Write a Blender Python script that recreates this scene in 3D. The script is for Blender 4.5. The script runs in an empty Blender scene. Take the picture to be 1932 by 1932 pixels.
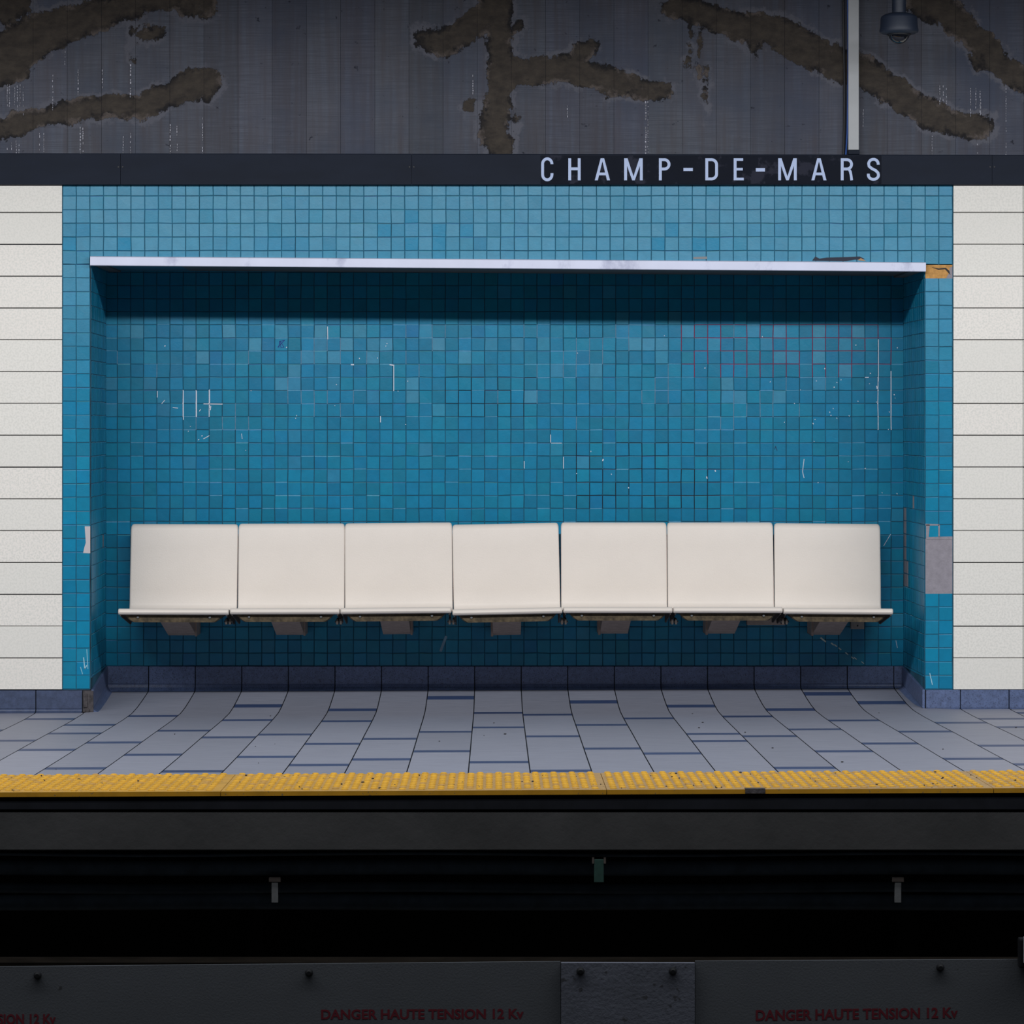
import bpy, bmesh, math, random
from mathutils import Vector, Matrix, noise
random.seed(7)
# ---------------------------------------------------------------- camera, world, lights, exposure
D = 14.0            # camera to the tiled wall plane (Y = 0), metres
S = 0.00228         # metres per reference pixel on the wall plane
CX, CY = 932.0, 795.0
H = 545*S           # eye height above the platform at the foot of the wall
sc = bpy.context.scene
C = sc.collection
cam = bpy.data.cameras.new('camera'); camo = bpy.data.objects.new('camera', cam); C.objects.link(camo)
camo.location = (0, -D, H); camo.rotation_euler = (math.pi/2, 0, 0)
cam.sensor_width = 36; cam.sensor_fit = 'HORIZONTAL'
cam.lens = 36*(D/S)/1932
cam.shift_x = (966-CX)/1932; cam.shift_y = -(966-CY)/1932
cam.clip_end = 200
sc.camera = camo
w = bpy.data.worlds.new('world'); sc.world = w; w.use_nodes = True
w.node_tree.nodes['Background'].inputs[0].default_value = (.75, .85, 1, 1)
w.node_tree.nodes['Background'].inputs[1].default_value = 0.02
def tube_row(y, z, energy, width=.12, tilt=52, spread=150, col=(.95, .97, 1)):
    l = bpy.data.lights.new('platform_tube_light', 'AREA'); l.shape = 'RECTANGLE'
    l.size = 16; l.size_y = width; l.energy = energy; l.color = col; l.spread = math.radians(spread)
    o = bpy.data.objects.new('platform_tube_light', l); C.objects.link(o)
    o.location = (0, y, z); o.rotation_euler = (math.radians(tilt), 0, 0)
    return o
tube_row(-4.50, H+2.12, 215)
tube_row(-4.78, H+2.12, 215)
sc.view_settings.view_transform = 'Standard'; sc.view_settings.look = 'None'
sc.view_settings.gamma = 1; sc.view_settings.use_curve_mapping = False
sc.view_settings.exposure = 0.0
# ---------------------------------------------------------------- helpers
def lin(r, g, b):
    f = lambda c: c/12.92 if c <= .04045 else ((c+.055)/1.055)**2.4
    return (f(r/255), f(g/255), f(b/255))
def X(x, r=1.0): return (x-CX)/r*S
def Z(y, r=1.0): return H-(y-CY)/r*S
def Yr(r): return D/r-D
def P(x, y, r): return Vector((X(x, r), Yr(r), Z(y, r)))
BACK = .957; YB = Yr(BACK)
class MB:
    """collects polygons into one mesh"""
    def __init__(s): s.v = []; s.f = []; s.m = []; s.c = []
    def poly(s, pts, m=0, c=(1, 1, 1)):
        n = len(s.v); s.v += [tuple(p) for p in pts]; s.f.append(list(range(n, n+len(pts)))); s.m.append(m); s.c.append(c)
    def raw(s, vs, fs, m=0, c=(1, 1, 1)):
        n = len(s.v); s.v += [tuple(p) for p in vs]
        for f in fs: s.f.append([n+i for i in f]); s.m.append(m); s.c.append(c)
    def box(s, x0, x1, y0, y1, z0, z1, m=0, c=(1, 1, 1), b=0.0):
        bm = bmesh.new(); bmesh.ops.create_cube(bm, size=1)
        for v in bm.verts: v.co = Vector(((x0+x1)/2+v.co.x*(x1-x0), (y0+y1)/2+v.co.y*(y1-y0), (z0+z1)/2+v.co.z*(z1-z0)))
        if b: bmesh.ops.bevel(bm, geom=bm.edges[:], offset=b, segments=2, affect='EDGES', profile=.6)
        bm.verts.index_update(); s.raw([v.co.copy() for v in bm.verts], [[v.index for v in f.verts] for f in bm.faces], m, c); bm.free()
    def tube(s, pts, r, n=12, m=0, c=(1, 1, 1), caps=True):
        pts = [Vector(p) for p in pts]; vs = []; fs = []
        rr = r if isinstance(r, (list, tuple)) else [r]*len(pts)
        for i, p in enumerate(pts):
            t = (pts[min(i+1, len(pts)-1)]-pts[max(i-1, 0)]).normalized()
            a = t.orthogonal().normalized() if i == 0 else (a-t*a.dot(t)).normalized()
            b = t.cross(a)
            for k in range(n):
                an = 2*math.pi*k/n; vs.append(p+(a*math.cos(an)+b*math.sin(an))*rr[i])
        for i in range(len(pts)-1):
            for k in range(n):
                fs.append([i*n+k, i*n+(k+1) % n, (i+1)*n+(k+1) % n, (i+1)*n+k])
        if caps: fs.append(list(range(n))[::-1]); fs.append([(len(pts)-1)*n+k for k in range(n)])
        s.raw(vs, fs, m, c)
    def lathe(s, prof, cx, cy, n=40, m=0, c=(1, 1, 1)):
        vs = []; fs = []
        for (r, z) in prof:
            for k in range(n): an = 2*math.pi*k/n; vs.append((cx+r*math.cos(an), cy+r*math.sin(an), z))
        for i in range(len(prof)-1):
            for k in range(n): fs.append([i*n+k, i*n+(k+1) % n, (i+1)*n+(k+1) % n, (i+1)*n+k])
        s.raw(vs, fs, m, c)
    def build(s, name, mats, parent=None, smooth=False, loc=None):
        me = bpy.data.meshes.new(name); me.from_pydata(s.v, [], s.f)
        mats = mats if isinstance(mats, (list, tuple)) else [mats]
        for m in mats: me.materials.append(m)
        me.polygons.foreach_set('material_index', s.m)
        a = me.color_attributes.new('Col', 'FLOAT_COLOR', 'CORNER'); d = []
        for p, c in zip(me.polygons, s.c): d += [c[0], c[1], c[2], 1.0]*p.loop_total
        a.data.foreach_set('color', d)
        if smooth: me.polygons.foreach_set('use_smooth', [True]*len(me.polygons))
        me.update(); me.validate()
        bm = bmesh.new(); bm.from_mesh(me); bmesh.ops.remove_doubles(bm, verts=bm.verts, dist=1e-6) if smooth else None
        bm.to_mesh(me); bm.free()
        o = bpy.data.objects.new(name, me); C.objects.link(o)
        if smooth:
            try: me.set_sharp_from_angle(angle=math.radians(40))
            except Exception: pass
        if parent: o.parent = parent
        if loc: o.location = loc
        return o
def tag(o, label=None, cat=None, group=None, kind=None):
    if label: o['label'] = label
    if cat: o['category'] = cat
    if group: o['group'] = group
    if kind: o['kind'] = kind
    return o
def empty(name, loc, label, cat, group=None):
    o = bpy.data.objects.new(name, None); C.objects.link(o); o.location = loc; o.empty_display_size = .1
    return tag(o, label, cat, group)
def local(mb, loc):                       # express world-space vertices about a thing's base
    mb.v = [(a-loc[0], b-loc[1], c-loc[2]) for a, b, c in mb.v]; return mb
def mat(name, col=(.5, .5, .5), rough=.6, attr=False, var=0.0, vscale=8.0, bump=0.0, bscale=60.0, metal=0.0, stretch=(1, 1, 1),
        spec=.5, speck=None, speck_scale=200, speck_at=(.62, .68), wear=None, wscale=6, wear_at=(.5, .6), coat=0.0):
    m = bpy.data.materials.new(name); m.use_nodes = True; nt = m.node_tree; N = nt.nodes; L = nt.links
    b = N['Principled BSDF']; b.inputs['Roughness'].default_value = rough; b.inputs['Metallic'].default_value = metal
    b.inputs['Specular IOR Level'].default_value = spec; b.inputs['Coat Weight'].default_value = coat
    tc = N.new('ShaderNodeTexCoord'); mp = N.new('ShaderNodeMapping'); mp.inputs['Scale'].default_value = stretch
    L.new(tc.outputs['Object'], mp.inputs[0])
    if attr:
        s = N.new('ShaderNodeAttribute'); s.attribute_name = 'Col'; src = s.outputs['Color']
    else:
        s = N.new('ShaderNodeRGB'); s.outputs[0].default_value = (*col, 1); src = s.outputs[0]
    def noise_(scale, det=6, rg=.6):
        n = N.new('ShaderNodeTexNoise'); n.inputs['Scale'].default_value = scale; n.inputs['Detail'].default_value = det
        n.inputs['Roughness'].default_value = rg; L.new(mp.outputs[0], n.inputs['Vector']); return n.outputs['Fac']
    def ramp(fac, a, bb):
        r = N.new('ShaderNodeMapRange'); r.inputs[1].default_value = a; r.inputs[2].default_value = bb; L.new(fac, r.inputs[0]); return r.outputs[0]
    def mix(fac, a, bb):
        x = N.new('ShaderNodeMix'); x.data_type = 'RGBA'; L.new(fac, x.inputs[0]); L.new(a, x.inputs[6])
        if isinstance(bb, tuple): x.inputs[7].default_value = (*bb, 1)
        else: L.new(bb, x.inputs[7])
        return x.outputs[2]
    if wear: src = mix(ramp(noise_(wscale, 8, .65), *wear_at), src, wear)
    if speck: src = mix(ramp(noise_(speck_scale, 2, .5), *speck_at), src, speck)
    if var:
        r = N.new('ShaderNodeMapRange'); r.inputs[1].default_value = .3; r.inputs[2].default_value = .7
        r.inputs[3].default_value = 1-var; r.inputs[4].default_value = 1+var; L.new(noise_(vscale), r.inputs[0])
        x = N.new('ShaderNodeVectorMath'); x.operation = 'MULTIPLY'; L.new(src, x.inputs[0]); L.new(r.outputs[0], x.inputs[1]); src = x.outputs[0]
    L.new(src, b.inputs['Base Color'])
    if bump:
        bp = N.new('ShaderNodeBump'); bp.inputs['Strength'].default_value = bump; bp.inputs['Distance'].default_value = .002
        L.new(noise_(bscale, 4), bp.inputs['Height']); L.new(bp.outputs[0], b.inputs['Normal'])
    return m
M = {}
M['tile'] = mat('glazed_teal_tile', attr=True, rough=.36, var=.07, vscale=30, bump=.18, bscale=130, spec=.36)
M['grout'] = mat('tile_grout', attr=True, rough=.85, var=.15, vscale=60)
M['panel'] = mat('speckled_white_panel', attr=True, rough=.5, var=.035, vscale=120, speck=lin(212, 209, 201), speck_scale=120, speck_at=(.42, .62), bump=.12, bscale=260)
M['base'] = mat('blue_skirting_tile', attr=True, rough=.42, var=.22, vscale=45, bump=.25, bscale=180, speck=lin(56, 64, 90), speck_scale=240, speck_at=(.55, .7))
M['floor'] = mat('ribbed_grey_floor_tile', attr=True, rough=.55, var=.2, vscale=9, stretch=(1.0, 26, 1), bump=.3, bscale=14)
M['trim'] = mat('dark_painted_metal', lin(21, 28, 42), rough=.6, spec=.15, var=.14, vscale=4, stretch=(1, 1, 3))
M['sign'] = mat('dark_sign_film', lin(15, 20, 32), rough=.45, spec=.05, wear=lin(38, 40, 52), wscale=8, wear_at=(.55, .60), var=.1)
M['letter'] = mat('pale_blue_lettering', lin(172, 188, 222), rough=.5)
M['seat'] = mat('cream_fibreglass', lin(218, 208, 198), rough=.45, var=.025, vscale=5, bump=.3, bscale=150)
M['core'] = mat('brown_fibre_underbody', lin(72, 61, 44), rough=.9, var=.6, vscale=50, bump=.8, bscale=110)
M['skirt'] = mat('dark_bracket_side', lin(70, 62, 58), rough=.8, var=.3, vscale=40)
M['bracket'] = mat('taupe_painted_steel', lin(160, 144, 134), rough=.75, var=.18, vscale=30, bump=.2)
M['steel'] = mat('brushed_aluminium', lin(190, 193, 211), rough=.38, metal=.35, var=.06, vscale=3, stretch=(1.5, 1, 1), wear=lin(140, 143, 168), wscale=2.2, wear_at=(.56, .68))
M['soffit'] = mat('dark_sheet_underside', lin(70, 72, 74), rough=.7)
M['mortar'] = mat('bare_grey_mortar', lin(138, 133, 140), rough=.95, var=.12, vscale=40, bump=.8, bscale=120)
M['stub'] = mat('broken_dark_mortar', lin(66, 62, 64), rough=.95, var=.5, vscale=60, bump=1, bscale=70)
M['orange'] = mat('ochre_mortar', lin(186, 138, 78), rough=.95, var=.25, vscale=60, bump=1, bscale=60)
M['mark'] = mat('paint_mark', attr=True, rough=.7)
M['yellow'] = mat('yellow_tactile_plastic', attr=True, rough=.6, var=.14, vscale=14, speck=lin(120, 98, 60), speck_scale=90, speck_at=(.66, .72))
M['dark'] = mat('black_edge_rubber', lin(24, 26, 32), rough=.9, spec=.15, var=.25, vscale=10)
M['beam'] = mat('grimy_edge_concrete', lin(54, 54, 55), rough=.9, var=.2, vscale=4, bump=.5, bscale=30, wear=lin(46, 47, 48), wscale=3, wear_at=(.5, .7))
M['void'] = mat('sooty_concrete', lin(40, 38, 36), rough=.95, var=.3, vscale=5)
M['pipe'] = mat('black_cable_jacket', lin(96, 110, 122), rough=.55, var=.3, vscale=12)
M['hanger'] = mat('dull_galvanised_hanger', lin(92, 94, 96), rough=.6, var=.2, vscale=40)
M['green'] = mat('faded_green_clamp', lin(30, 60, 54), rough=.6, var=.2, vscale=60)
M['board'] = mat('grey_cover_board', lin(80, 84, 90), rough=.8, var=.07, vscale=5, bump=.3, bscale=150, speck=lin(52, 54, 58), speck_scale=26, speck_at=(.74, .78))
M['board2'] = mat('rough_cast_cover', lin(90, 94, 106), rough=.9, var=.16, vscale=14, bump=.7, bscale=80, speck=lin(60, 62, 68), speck_scale=40, speck_at=(.66, .74))
M['ledge'] = mat('dirty_brown_ledge', lin(20, 17, 14), rough=1, spec=.05, var=.35, vscale=9)
M['bolt'] = mat('dark_bolt', lin(26, 28, 32), rough=.5, metal=.3)
M['red'] = mat('red_stencil_paint', lin(98, 12, 30), rough=.7, var=.15, vscale=60)
M['conduit'] = mat('grey_metal_trunking', lin(168, 170, 172), rough=.55, var=.08, vscale=6)
M['blue'] = mat('blue_cable_sheath', lin(10, 70, 150), rough=.5)
M['blackcable'] = mat('black_cable_sheath', lin(14, 15, 20), rough=.5)
M['camera'] = mat('navy_camera_housing', lin(34, 43, 60), rough=.5, bump=.2, bscale=200)
M['dome'] = mat('smoked_camera_dome', lin(20, 22, 28), rough=.08, coat=.6)
M['lens'] = mat('dark_camera_lens', lin(90, 70, 60), rough=.15)
M['grit'] = mat('dark_grit', lin(44, 42, 44), rough=.8)
M['track'] = mat('track_bed_concrete', lin(60, 60, 60), rough=.9, var=.2)
# concrete: board-marked, with mortar patches driven by a distance field stored on the mesh
def concrete():
    m = bpy.data.materials.new('board_marked_concrete'); m.use_nodes = True; nt = m.node_tree; N = nt.nodes; L = nt.links
    b = N['Principled BSDF']; b.inputs['Roughness'].default_value = .78; b.inputs['Specular IOR Level'].default_value = .25
    tc = N.new('ShaderNodeTexCoord')
    def mp(s):
        q = N.new('ShaderNodeMapping'); q.inputs['Scale'].default_value = s; L.new(tc.outputs['Object'], q.inputs[0]); return q.outputs[0]
    def nz(v, scale, det=8, rg=.62):
        n = N.new('ShaderNodeTexNoise'); n.inputs['Scale'].default_value = scale; n.inputs['Detail'].default_value = det; n.inputs['Roughness'].default_value = rg
        L.new(v, n.inputs['Vector']); return n.outputs['Fac']
    def mr(f, a, bb, c=0., d=1.):
        r = N.new('ShaderNodeMapRange'); r.inputs[1].default_value = a; r.inputs[2].default_value = bb; r.inputs[3].default_value = c; r.inputs[4].default_value = d
        L.new(f, r.inputs[0]); return r.outputs[0]
    def op(o, a, bb):
        x = N.new('ShaderNodeMath'); x.operation = o
        for i, q in enumerate((a, bb)):
            if isinstance(q, (int, float)): x.inputs[i].default_value = q
            else: L.new(q, x.inputs[i])
        return x.outputs[0]
    def mix(f, a, bb):
        x = N.new('ShaderNodeMix'); x.data_type = 'RGBA'; L.new(f, x.inputs[0])
        for i, q in ((6, a), (7, bb)):
            if isinstance(q, tuple): x.inputs[i].default_value = (*q, 1)
            else: L.new(q, x.inputs[i])
        return x.outputs[2]
    u = mp((1, 1, 1)); grain = nz(mp((1.5, 1, 60)), 4, 4); vert = nz(mp((14, 1, .7)), 2.2, 5); big = nz(u, 2.0)
    at = N.new('ShaderNodeAttribute'); at.attribute_name = 'Col'       # per-board tint
    base = mix(mr(grain, .35, .65), lin(70, 74, 84), lin(87, 91, 102))
    base = mix(mr(vert, .35, .7), base, lin(72, 70, 76))
    base = mix(mr(big, .45, .7), base, lin(62, 68, 82))
    base = mix(mr(nz(u, 26, 3), .68, .74), base, lin(38, 40, 50))
    mul = N.new('ShaderNodeMix'); mul.data_type = 'RGBA'; mul.blend_type = 'MULTIPLY'; mul.inputs[0].default_value = 1
    L.new(base, mul.inputs[6]); L.new(at.outputs['Color'], mul.inputs[7]); base = mul.outputs[2]
    sd = N.new('ShaderNodeAttribute'); sd.attribute_name = 'patch'
    edge = op('ADD', sd.outputs['Fac'], op('ADD', op('MULTIPLY', op('SUBTRACT', nz(u, 8, 10, .72), .5), .15), op('MULTIPLY', op('SUBTRACT', nz(mp((1, 1, .35)), 45, 5, .7), .5), .035)))
    pm = mr(edge, .002, -.002)
    halo = mr(op('ABSOLUTE', op('SUBTRACT', edge, .008), 0), .018, .006)
    haln = op('MULTIPLY', halo, mr(nz(u, 7, 5), .46, .54))
    pc = mix(mr(nz(mp((5, 1, 8)), 3.5, 9, .7), .35, .68), lin(48, 43, 40), lin(70, 63, 56))
    ring = op('MULTIPLY', mr(edge, -.030, -.008), mr(nz(u, 9, 6), .47, .54))
    pc = mix(ring, pc, lin(28, 26, 28))
    pc = mix(op('MULTIPLY', mr(edge, -.024, -.004), mr(nz(u, 11, 6), .47, .42)), pc, lin(88, 80, 76))
    c2 = mix(haln, base, lin(88, 89, 98))
    c2 = mix(pm, c2, pc)
    L.new(c2, b.inputs['Base Color'])
    hgt = op('ADD', op('MULTIPLY', pm, 1.2), op('ADD', op('MULTIPLY', grain, .25), op('MULTIPLY', op('MULTIPLY', nz(mp((1, 1, 2.5)), 22, 8), pm), .9)))
    bp = N.new('ShaderNodeBump'); bp.inputs['Strength'].default_value = .55; bp.inputs['Distance'].default_value = .006
    L.new(hgt, bp.inputs['Height']); L.new(bp.outputs[0], b.inputs['Normal'])
    return m
M['concrete'] = concrete()
# ---------------------------------------------------------------- platform floor surface
PROF = [(.90, 500), (.957, 528), (.975, 537), (.99, 543), (1.005, 546), (1.03, 544.5), (1.06, 541), (1.095, 536.8), (1.14, 532.5), (1.20, 527.2), (1.279, 520.4), (1.3545, 515.3), (1.5, 505)]
PY = [(Yr(r), h) for r, h in PROF]; PY.reverse()
def hp(y):
    for (a, ha), (b, hb) in zip(PY, PY[1:]):
        if y <= b or (b, hb) == PY[-1]: return ha+(hb-ha)*(y-a)/(b-a)
TILT = .0042
def zf(x, y): return H-(hp(y)-TILT*x/S)*S
def solve_y(xpx, yimg):                    # depth on the floor of a point seen at image row yimg, tile column xpx
    lo, hi = -3.9, YB
    for _ in range(50):
        m = (lo+hi)/2; r = D/(D+m)
        if CY+r*(hp(m)-TILT*xpx) > yimg: lo = m
        else: hi = m
    return (lo+hi)/2
JP = 87.8/.957
def JX(k): return (281+87.8*k-932)/.957
XL, XR = -4.6, 4.6
strips = {-3: [495], -2: [412, 570], -1: [455, 517, 637], 0: [390, 583, 772], 1: [497, 672], 2: [316, 420, 545, 793], 3: [525, 688], 4: [345, 428, 593, 747],
          5: [556, 706], 6: [257, 505, 647], 7: [367, 473, 726], 8: [380, 538, 790], 9: [287, 455, 627], 10: [407, 663], 11: [318, 520, 572], 12: [393, 537, 768],
          13: [343, 487, 647], 14: [228, 422, 590], 15: [292, 503, 702], 16: [439, 606, 742], 17: [410, 471]}
YSTRIP = Yr(1.279); YEDGE = Yr(1.3545)
fl = MB()
NL, NR = X(172), X(1745)            # niche opening
BLx, BRx = X(199.5, BACK), X(1705, BACK)
for k in range(-15, 33):
    xa, xb = JX(k)*S+.0021, JX(k+1)*S-.0021
    if xb < XL or xa > XR: continue
    xm = (JX(k)+JX(k+1))/2
    inn = (JX(k)*S > NL-.03 and JX(k+1)*S < NR+.03) or (k in (-1, 0, 15, 16))
    ytop = YB if inn else .02
    if k in strips: ys = [solve_y(xm, 1250+c/3.864) for c in strips[k]]
    else:
        ys = []; y = -.15-random.random()*.6
        while y > YSTRIP: ys.append(y); y -= random.choice((.55, .62, 1.0))
    ys = sorted(ys, reverse=True); cuts = []
    y = ytop
    for q in ys:
        wd = .047
        cuts.append((q+wd, y, 0)); cuts.append((q-wd, q+wd, 1)); y = q-wd
    cuts.append((YSTRIP, y, 0))
    for (a, b, kind) in cuts:
        a = max(a, YSTRIP)
        if b-a < .004: continue
        g = random.uniform(.9, 1.08)
        col = tuple(v*g for v in (lin(130, 132, 145) if kind == 0 else lin(48, 63, 98)))
        g0 = .0012 if kind == 0 else .0
        n = max(1, int((b-a)/.05))
        cs = []
        for i in range(n+1):
            yy = (b-g0)+((a+g0)-(b-g0))*i/n
            # keep inside niche walls
            def xi(xv):
                if yy > 0.0:
                    t = yy/YB; lo = NL+(BLx-NL)*t; hi = NR+(BRx-NR)*t
                    return min(max(xv, lo), hi)
                return xv
            cs.append([(xi(xa), yy, zf(xa, yy)), (xi(xb), yy, zf(xb, yy))])
        for i in range(n):
            if cs[i][1][0]-cs[i][0][0] < .003: continue
            fl.poly([cs[i+1][0], cs[i+1][1], cs[i][1], cs[i][0]], 0, col)
# dark joint bed underneath, and the slab body
n = 60
for i in range(n):
    ya, yb = YEDGE+(YB+.05-YEDGE)*i/n, YEDGE+(YB+.05-YEDGE)*(i+1)/n
    fl.poly([(XL, ya, zf(XL, ya)-.004), (XR, ya, zf(XR, ya)-.004), (XR, yb, zf(XR, yb)-.004), (XL, yb, zf(XL, yb)-.004)], 1, lin(20, 23, 32))
floor = tag(fl.build('floor', [M['floor'], M['grout']]), kind='structure')
hood = MB(); hood.box(XL-4, XR+4, -5.3, -4.17, H+2.25, H+2.45, 0); hood.box(XL-4, XR+4, -4.20, -4.17, H+2.074, H+2.26, 0)  # unseen hood added over the tubes; its lip dims the upper concrete
tag(hood.build('added_lamp_hood', [M['trim']]), kind='structure')
# ---------------------------------------------------------------- tiled walls
TB = (0.003, 0.175, 0.285)
def teal(dust_glint=0., g=1.0, hue=0.):
    c = lin(0, 119+1.6*hue, 154-2*hue); c = tuple(v*g for v in c)
    d = lin(72, 140, 168); return tuple(a*(1-dust_glint)+b*dust_glint for a, b in zip(c, d))
def field(mb, us, vs, fr, missing=(), colf=None, jf=None, jw=.0024, rise=.0022, bev=.0011, jit=.0005, dust_glint=.12):
    """us, vs: joint lines; fr(u, v, n) -> world point, n = height out of the surface"""
    nu, nv = len(us), len(vs)
    off = {}
    def g(i, j):
        if (i, j) not in off: off[i, j] = (random.gauss(0, jit), random.gauss(0, jit)+.0012*noise.noise((us[i]*3, vs[j]*9, 3)))
        return us[i]+off[i, j][0], vs[j]+off[i, j][1]
    for i in range(nu-1):
        for j in range(nv-1):
            if (i, j) in missing: continue
            c = [g(i, j), g(i+1, j), g(i+1, j+1), g(i, j+1)]
            dv = 1 if vs[-1] > vs[0] else -1; sg = [(1, dv), (-1, dv), (-1, -dv), (1, -dv)]
            h = jw/2; tl = [random.gauss(0, .00018) for _ in range(4)]
            lo = [fr(u+a*h, v+b*h, 0) for (u, v), (a, b) in zip(c, sg)]
            hi = [fr(u+a*(h+bev), v+b*(h+(bev*1.6 if dust_glint and b == dv and k < 2 else bev)), rise+t) for k, ((u, v), (a, b), t) in enumerate(zip(c, sg, tl))]
            col = colf(i, j)
            mb.raw(lo+hi, [[4, 5, 6, 7], [1, 2, 6, 5], [2, 3, 7, 6], [3, 0, 4, 7]], 0, col)
            if dust_glint and noise.noise((us[i]*1.7, vs[j]*3, 8))+random.gauss(0, .2) > -dust_glint: mb.raw([lo[0], lo[1], hi[1], hi[0]], [[0, 1, 2, 3]], 0, tuple(v*random.uniform(.7, 1.1) for v in lin(92, 158, 190)))  # bevel highlight painted into the colour of the tile's top edge
            else: mb.raw([lo[0], lo[1], hi[1], hi[0]], [[0, 1, 2, 3]], 0, col)
    e = jw*.95
    for i in range(nu):
        for j in range(nv):
            if i < nu-1:
                a, b = g(i, j), g(i+1, j); mb.poly([fr(a[0], a[1]-e, .0004), fr(b[0], b[1]-e, .0004), fr(b[0], b[1]+e, .0004), fr(a[0], a[1]+e, .0004)], 1, jf('h', i, j))
            if j < nv-1:
                a, b = g(i, j), g(i, j+1); mb.poly([fr(a[0]-e, a[1], .0005), fr(a[0]+e, a[1], .0005), fr(b[0]+e, b[1], .0005), fr(b[0]-e, b[1], .0005)], 1, jf('v', i, j))
    mb.poly([fr(us[0], vs[0], -.0005), fr(us[-1], vs[0], -.0005), fr(us[-1], vs[-1], -.0005), fr(us[0], vs[-1], -.0005)], 2, (1, 1, 1))
G0 = lin(22, 84, 108)
def jplain(*a):
    f = random.uniform(.7, 1.25); return tuple(v*f for v in G0)
nm = MB()
NT = .012          # tile bed in front of plane
def frF(u, v, n): return (X(u/S*1.0+0) if False else u, -n-.0, v)
# front field: work in metres, pixel lines converted
uF = [X(118+25.83*i) for i in range(66)]
vtop = [Z(346)]+[Z(369.5+25.85*j) for j in range(6)]      # down to y = 498.7
def pF(u, v, n): return (u, -n, v)
clean = {(23, 3), (25, 2), (25, 4), (27, 3), (27, 4), (29, 3), (43, 4), (46, 4), (47, 4), (44, 3), (4, 4)}
def cF(i, j):
    y = 360+26*j
    if (i, j) in clean: return tuple(v*.95 for v in lin(0, 126, 164))
    d = max(0, min(.75, .66+random.gauss(0, .17)))
    if i < 2 or i > 62: d -= .15
    return teal(d, random.uniform(.9, 1.1), random.uniform(-1, 1))
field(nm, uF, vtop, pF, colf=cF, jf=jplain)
vside = [Z(498.75+25.85*j) for j in range(32)]
def cS(i, j):
    d = max(0, .62-.07*j)+random.gauss(0, .05)
    return teal(max(0, min(.8, d)), random.uniform(.86, 1.12), random.uniform(-1, 1))
missR = {(0, 0), (1, 0)}|{(a, b) for a in (0, 1) for b in range(20, 24)}
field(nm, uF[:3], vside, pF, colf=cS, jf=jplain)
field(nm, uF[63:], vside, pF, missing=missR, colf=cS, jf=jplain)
# niche back
uB = [X(199.5, BACK)]+[X(221.6+24.74*i, BACK) for i in range(60)]+[X(1705, BACK)]
vB = [Z(505, BACK), Z(513.5, BACK)]+[Z(538.3+24.77*j, BACK) for j in range(30)]
def pB(u, v, n): return (u, YB-n, v)
def cB(i, j):
    d = 0
    y = 538+24.8*(j-2)
    if 600 < y < 760 and random.random() < .26*(1-(y-600)/260): d = random.uniform(.2, .6)
    elif random.random() < .04: d = random.uniform(.1, .35)
    if random.random() < .03: return tuple(v*random.uniform(.9, 1.1) for v in lin(0, 112, 148))
    return teal(d, random.uniform(.84, 1.08), random.uniform(-1.3, 1.3))
def jB(k, i, j):
    x = CX+uB[i]/S*BACK; y = CY+(H-vB[j])/S*BACK
    q = noise.noise((x/110., y/70., 5))+random.gauss(0, .22)
    f = random.uniform(.55, 1.2)
    if 1270 < x < 1700 and 595 < y < 705 and random.random() < (.75 if 1300 < x < 1620 else .4): return lin(118, 34, 66)
    if k == 'v' and ((340 < x < 400 and 730 < y < 775) or (1650 < x < 1690 and 690 < y < 790)): return lin(215, 212, 220)
    if (1080 < x < 1340 and 830 < y < 940 or 830 < x < 1010 and 690 < y < 765) and random.random() < .6: return lin(4, 18, 32)
    if k == 'v' and 600 < y < 800 and q > .30: return lin(94, 128, 152)
    if k == 'h' and y > 600 and y < 1000 and q > .3: return lin(84, 142, 172)
    return tuple(v*f for v in G0)
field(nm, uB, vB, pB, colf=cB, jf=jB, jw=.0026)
# reveals (splayed slightly); base line rises with the floor of the niche
def reveal(side):
    a, b = (NL, BLx) if side < 0 else (NR, BRx)
    us = [YB*i/10.6 for i in range(11)]+[YB]
    def fr(u, v, n):
        t = u/YB; return (a+(b-a)*t-side*n, u, v)
    vs = [Z(498.75+25.85*j) for j in range(31)]+[Z(CY+484)]
    def fr2(u, v, n):
        p = fr(u, v, n)
        if v <= vs[-1]+1e-6: return (p[0], p[1], H-(506-24*(u/YB))*S)
        return p
    miss = set()
    if side < 0: miss = {(8, 20)}
    else: miss = {(9, 18), (10, 18), (9, 19), (10, 19), (9, 20), (10, 20), (9, 21), (10, 21), (9, 22), (10, 22), (8, 22), (9, 23), (10, 23), (8, 23), (5, 17)}
    us = us if side < 0 else us
    uu = us
    # orient so polygons face into the niche
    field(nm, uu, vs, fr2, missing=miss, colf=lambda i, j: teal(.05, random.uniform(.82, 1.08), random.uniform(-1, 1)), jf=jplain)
reveal(-1); reveal(1)
# lintel soffit
nm.poly([(NL, 0, Z(498.7)), (NR, 0, Z(498.7)), (BRx, YB, Z(498.7)), (BLx, YB, Z(498.7))], 1, G0)
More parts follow.
